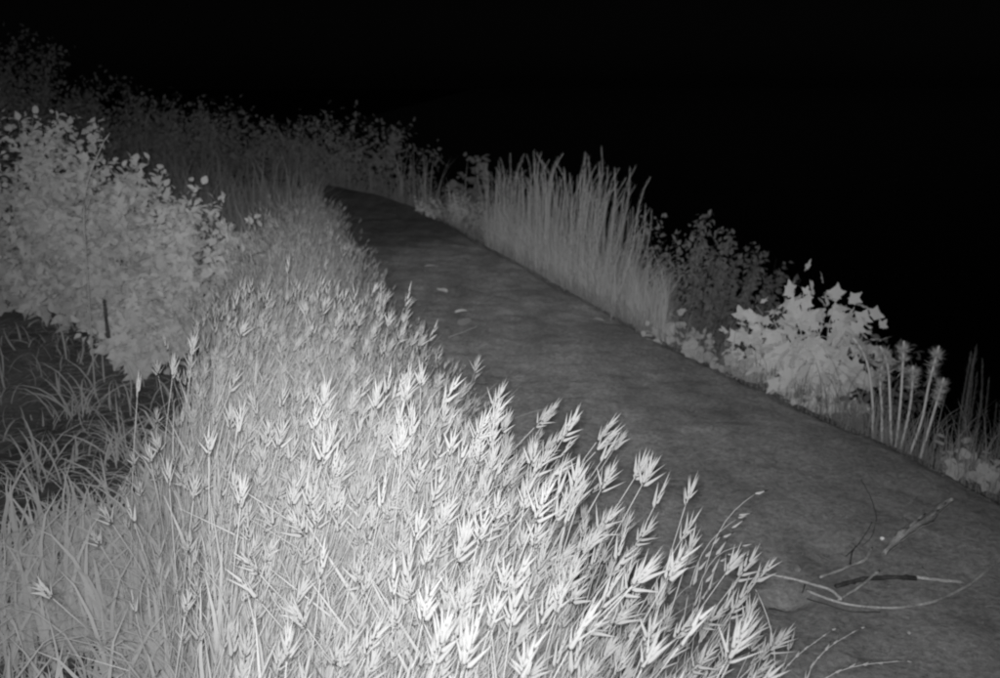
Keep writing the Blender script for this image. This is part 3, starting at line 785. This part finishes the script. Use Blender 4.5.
# ------------------------------------------------------------------ sticks, leaves and chips on the path
def stick(name, label, pix, r, mat, lift=.006, k=6, parent=None, cat='stick', knob=.25, zs=None):
    P = []
    for i, (x, y) in enumerate(pix):
        g = G(x, y); z = path_z1(g.x, g.y) + (r[0] if isinstance(r, (list, tuple)) else r) * .8 + lift + (zs[i] if zs else 0); g = G(x, y, z); P.append((g.x, g.y, z))
    P = np.array(P); b = P[0].copy() if parent is None else np.array(parent.location)
    Pr, t = resample(P - b, 5 * len(P))
    for _ in range(2): Pr[1:-1] = (Pr[:-2] + 2 * Pr[1:-1] + Pr[2:]) / 4
    rr = .62 * np.interp(np.linspace(0, 1, len(Pr)), np.linspace(0, 1, 2), r if isinstance(r, (list, tuple)) else (r, r * .7))
    rr = rr * (1 + knob * rng.normal(0, .5, len(Pr)).clip(-1, 1)); Pr = Pr + rng.normal(0, .1, Pr.shape) * rr[:, None]
    v, f = tube(Pr, rr, k)
    if parent is None:
        e = empty(name, b); tagit(e, label, cat); c = obj('shaft', mesh_np('shaft', v, f, mat), e); return e, c
    return obj(name, mesh_np(name, v, f, mat), parent)
e, c = stick('forked_stick', 'pale forked stick lying over the dark dip in the path', [(759, 573), (785, 577), (812, 584), (832, 590), (841, 599)], [.006, .009], M_PALEWOOD, .02)
stick('side_twig', None, [(805, 583), (803, 591), (800, 597)], [.005, .003], M_BARK, .004, 5, e)
stick('short_stick', 'short pale stick leaning from the forked stick up to the dark one', [(838, 600), (858, 588), (879, 571)], [.006, .007], M_PALEWOOD, .012)
e, c = stick('bark_stick', 'dark bark stick with a pale peeled right end on the path', [(836, 586), (862, 579), (890, 577), (917, 578)], [.011, .013], M_BARK, .004)
stick('peeled_end', None, [(916, 577), (940, 580), (963, 582)], [.012, .009], M_PALEWOOD, .006, 6, e)
stick('curved_stick', 'long thin curved stick sweeping to the right edge of the picture', [(806, 590), (832, 601), (862, 607), (900, 608), (935, 602), (968, 586), (990, 568), (1012, 550)], [.0065, .0075], M_PALEWOOD, .004, 6, None, 'stick', .1)
stick('dark_twig', 'thin dark twig curving across the path above the sticks', [(861, 479), (871, 497), (877, 517), (872, 538), (862, 546)], [.003, .002], M_BARK, .002, 5)
e, c = stick('root_piece', 'gnarled pale root piece between the sticks', [(820, 577), (838, 571), (852, 565), (866, 560), (872, 548)], [.005, .009], M_PALEWOOD, .004, 6, None, 'root', .5)
stick('rootlet', None, [(850, 566), (852, 552), (856, 546)], [.005, .003], M_BARK, .004, 5, e)
# slab of bark
def bark_slab():
    A = G(884, 554); B = G(952, 502); n = 22; e = empty('bark_slab', A); tagit(e, 'long flat splintered slab of bark on the path', 'bark')
    d = (B - A); ln_ = d.length; d.normalize(); s = Vector((-d.y, d.x, 0)); V = []; F = []
    for i in range(n):
        t = i / (n - 1); w = .015 * (.45 + .75 * math.sin(PI * min(1, t * .9 + .1)) + .35 * rng.normal(0, .5)); w = max(.006, w)
        for j, u in enumerate((-1, -.4, .4, 1)):
            p = d * ln_ * t + s * (w * u + .006 * math.sin(t * 9))
            q = A + p; z = path_z1(q.x, q.y) + (.012 if abs(u) < .9 else .005) + .006 * rng.random() + .012 * t
            V.append((p.x, p.y, z)); 
        p0 = len(V)
    m = len(V); V += [(x, y, z - .008) for x, y, z in V]
    for i in range(n - 1):
        for j in range(3):
            a = i * 4 + j; F += [(a, a + 4, a + 1), (a + 1, a + 4, a + 5), (m + a, m + a + 1, m + a + 4), (m + a + 1, m + a + 5, m + a + 4)]
        for a in (i * 4, i * 4 + 3):
            F += [(a, a + 4, m + a), (a + 4, m + a + 4, m + a)]
    for i in (0, n - 1):
        for j in range(3): a = i * 4 + j; F += [(a, a + 1, m + a), (a + 1, m + a + 1, m + a)]
    obj('outer_bark', mesh_np('outer_bark', np.array(V), np.array(F), M_PALEWOOD), e)
    mb = MB()
    for k in range(5):
        t = .25 + .14 * k; p = d * ln_ * t + s * rng.normal(0, .006); q = A + p; z = path_z1(q.x, q.y) + .022 + .012 * t
        a0 = np.array((p.x, p.y, z)); dd = np.array(d)
        mb.add(*tube([a0 - dd * .04, a0, a0 + dd * .045], [.002, .006, .0015], 5))
    obj('splinter', mb.mesh('splinter', M_PALEWOOD), e)
bark_slab()
stick('straw', 'thin pale straw lying on the path left of the sticks', [(690, 456), (711, 444), (731, 430)], [.0022, .002], M_DRY, .002, 4, None, 'straw', .1)
stick('straw', 'pale straw lying at the grass edge of the path', [(449, 337), (463, 332), (478, 326)], [.006, .004], M_STEM, .004, 4, None, 'straw', .1)
stick('straw', 'thin straw lying on the path near the jutting seed heads', [(515, 418), (532, 412), (548, 408)], [.004, .003], M_STEM, .003, 4, None, 'straw', .1)
e, c = stick('straw_stub', 'tiny upright stub at the path edge below the tall weeds', [(611, 320), (612, 311)], [.006, .005], M_PALEWOOD, .0, 5, None, 'straw', .1, [0, .09])
def flat_leaf(name, label, px, py, size, kind, mat, cat, rot, tip=.35, lift=.01):
    g = G(px, py); z = path_z1(g.x, g.y) + lift; LS = leaf_set(kind, mat)
    e = obj(name, LS[1][2]); e.location = (g.x, g.y, z); e.rotation_euler = (tip, .15, rot); e.scale = (size,) * 3; tagit(e, label, cat); return e
flat_leaf('fallen_leaf', 'round pale leaf lying alone on the path by the grass', 446, 293, .11, 'round', M_BIGLEAF, 'leaf', .8)
flat_leaf('fallen_leaf', 'narrow pale leaf on the path above the round one', 424, 268, .12, 'narrow', M_BIGLEAF, 'leaf', -1.4)
flat_leaf('fallen_leaf', 'small pale leaf on the path below the round one', 455, 315, .09, 'ovate', M_BIGLEAF, 'leaf', -1.3)
flat_leaf('fallen_leaf', 'dull fallen leaf at the grass edge beside the small straw', 458, 327, .12, 'round', M_DRY, 'leaf', -1.0)
flat_leaf('fallen_leaf', 'small pale flake of leaf in the middle of the path', 755, 467, .055, 'round', M_DRY, 'leaf', -1.2, .15)
flat_leaf('fallen_leaf', 'broad dim leaf by the tiny stub under the tall weeds', 606, 321, .13, 'ovate', M_WEED, 'leaf', 1.2)
def chip(name, label, px, py, s, mat, cat):
    g = G(px, py); base = np.array([(1, 0, 0), (-1, 0, 0), (0, 1, 0), (0, -1, 0), (0, 0, 1), (0, 0, -1), (.7, .7, .5), (-.7, .6, .5), (.6, -.7, .5), (-.7, -.7, .4)], float) * s
    import bmesh
    bm = bmesh.new()
    for b in base: bm.verts.new(b * rng.uniform(.85, 1.1))
    bmesh.ops.convex_hull(bm, input=bm.verts); me = bpy.data.meshes.new(name); bm.to_mesh(me); bm.free(); me.materials.append(mat)
    o = obj(name, me); o.location = (g.x, g.y, path_z1(g.x, g.y) + s * .5); tagit(o, label, cat)
chip('pebble', 'tiny bright white pebble beside the bark slab', 882, 541, .0085, M_WHITE, 'pebble')
chip('pebble', 'small dim pebble on the lower right of the path', 909, 634, .006, M_PEBBLE, 'pebble')
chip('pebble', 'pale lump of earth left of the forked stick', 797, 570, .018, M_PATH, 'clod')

# ------------------------------------------------------------------ stalks one can single out
def tip_stalk(px, py, dist, k, label, sc=1.0, az=0.0, tilt=.06):
    """a stalk whose head stands at this pixel at this distance, rooted in the ground below"""
    d = ray(px, py); kk = dist / d.y; tip = Vector((d.x * kk, d.y * kk, CAM_H + d.z * kk))
    s = HI[k]; R = Euler((0, tilt, az)).to_matrix(); hp = R @ Vector(s.hp)
    zz = land1(tip.x, tip.y); sz = (tip.z - zz + .01) / hp.z; root = tip - hp * sz
    return stalk_object(s, 'grass_stalk', root, (0, tilt, az), sz * sc, label, None)
SPEC = [(192, 345, 2.7, 0, 'tall seed head standing left over the dark hollow, second from the left'), (240, 326, 2.9, 4, 'slim high seed head above the left part of the stand'),
        (137, 388, 2.5, 2, 'leftmost seed head of the tall grass, beside the low grass'), (228, 385, 2.5, 5, 'broad bushy seed head below the slim high one'),
        (242, 420, 2.3, 7, 'bright open seed head on a slanting stalk, left of centre'), (172, 368, 2.6, 9, 'bushy seed head just right of the leftmost one'),
        (357, 488, 2.0, 1, 'lone seed head in the smooth middle of the stand'), (494, 470, 1.95, 6, 'lone bright seed head on a long bare stalk near the centre'),
        (297, 512, 1.9, 8, 'bright seed head in the lower left of the stand'), (543, 412, 2.5, 10, 'seed head jutting above the grass edge against the path'),
        (612, 440, 2.35, 11, 'slim seed head standing up against the path, right of centre'), (474, 362, 3.2, 12, 'small lone seed head high against the dark path'),
        (685, 495, 1.85, 13, 'wide bright fan-shaped seed head at the right, against the path'), (688, 545, 1.75, 14, 'dense bright seed head below the wide fan at the right'),
        (610, 565, 1.6, 15, 'broad seed head low in the right of the stand'), (735, 570, 1.7, 3, 'seed head just left of the rightmost one, over the path'),
        (752, 575, 1.7, 5, 'rightmost seed head of the stand, over the path'), (722, 600, 1.62, 6, 'bright spreading seed head down left of the rightmost one'),
        (745, 612, 1.6, 8, 'bushy seed head beneath the rightmost one'), (788, 640, 1.8, 2, 'small spiky seed head at the lower right over the path'),
        (760, 650, 1.65, 0, 'spiky seed head low at the bottom right of the stand')]
for a in SPEC:
    tip_stalk(a[0], a[1] + 12, a[2], a[3], a[4], 1.0, random.uniform(-.6, .6), .05 if a[0] < 500 else .14)

def arc_stalk(name, label, pts_, dist, spik, lsz, cat='grass', r=.0012, mode='panicle'):
    """a stem through given sight points at a distance, carrying spikelets at its end"""
    P = []
    for i, (x, y) in enumerate(pts_):
        d = ray(x, y); dd = dist + .06 * i; k = dd / d.y; P.append((d.x * k, d.y * k, CAM_H + d.z * k))
    P = np.array(P); root = np.array([P[0][0] - .05, P[0][1], land1(P[0][0], P[0][1]) - .01]); P = np.vstack([root, P])
    Pr, _ = resample(P - root, 22)
    for _ in range(4): Pr[1:-1] = (Pr[:-2] + 2 * Pr[1:-1] + Pr[2:]) / 4
    e = empty(name, root); tagit(e, label, cat); obj('stem', mesh_np('stem', *tube(Pr, np.linspace(r, r * .6, 22), 4), M_STEM), e)
    hd = obj('seed_head', mesh_np('seed_head', *tube(Pr[-7:], [.0009] * 7, 3), M_STEM), e)
    t = Pr[-1] - Pr[-3]; t /= np.linalg.norm(t)
    for j in range(spik):
        f = j / max(1, spik - 1); q = 21 - f * (7 if mode == 'panicle' else 10); i = int(q); p = Pr[i]
        tt = Pr[min(21, i + 1)] - Pr[i - 1]; tt /= np.linalg.norm(tt)
        sd_ = 1 if j % 2 else -1
        if mode == 'panicle':
            off = np.array([.012, .0, -.014]) * rng.uniform(.3, 1.2) if j else np.zeros(3); d = tt + np.array([.25, 0, -.05]) + rng.normal(0, .14, 3)
        else:
            off = np.zeros(3); pr = np.cross(tt, [0, 1, 0]); d = tt + pr * .22 * sd_
        obj('spikelet', LANCE_ME[j % 3], hd, m4(frame_from(d, .2), p + off, lsz * rng.uniform(.85, 1.15)))
    return e
arc_stalk('grass_stalk', 'drooping stalk reaching furthest over the path, spikelet pointing up right', [(705, 560), (718, 528), (732, 508), (755, 494)], 1.85, 6, 1.25)
arc_stalk('grass_stalk', 'drooping stalk with hanging spikelets just under the one reaching furthest', [(690, 575), (702, 548), (718, 530), (738, 518)], 1.82, 7, 1.15)
arc_stalk('grass_stalk', 'stalk with small separate spikelets low beside the path, at the right', [(695, 590), (708, 560), (722, 548), (742, 546)], 1.80, 6, 1.0)
arc_stalk('rye_grass_stalk', 'slim pale spike slanting up right at the bottom, left of two', [(775, 676), (790, 660), (810, 645), (832, 630)], 1.6, 14, .72, mode='spike')
arc_stalk('rye_grass_stalk', 'slim pale spike slanting up right at the bottom, right of two', [(805, 670), (820, 652), (838, 640), (861, 628)], 1.62, 14, .72, mode='spike')
arc_stalk('rye_grass_stalk', 'low notched spike lying to the right along the bottom edge', [(800, 690), (830, 672), (860, 663), (907, 661)], 1.5, 15, .75, mode='spike')
arc_stalk('grass_stalk', 'long bare bent stem curving down right of the stand', [(778, 668), (775, 640), (768, 610), (757, 592)], 1.55, 1, .4)

# curled stem rising out of the left bushes
arc_stalk('curled_stalk', 'pale stem with a curled head rising out of the left bushes', [(82, 200), (86, 180), (92, 165), (101, 150), (104, 141)], 5.1, 7, 2.0, 'plant', .005)
e, c = stick('upright_stick', 'short dark stick standing among the low leaves above the dark hollow', [(109, 338), (106, 318), (104, 300)], [.016, .013], M_BARK, .0, 6, None, 'stick', .2, [.25, .36, .47])

stick('dark_twig', 'thin dark twig beside the gnarled root piece', [(846, 556), (858, 545), (868, 530), (872, 522)], [.0035, .002], M_BARK, .003, 5)
stick('dark_twig', 'thin grey twig under the dark bark stick', [(800, 597), (822, 603), (850, 612), (880, 612)], [.004, .003], M_BARK, .003, 5)
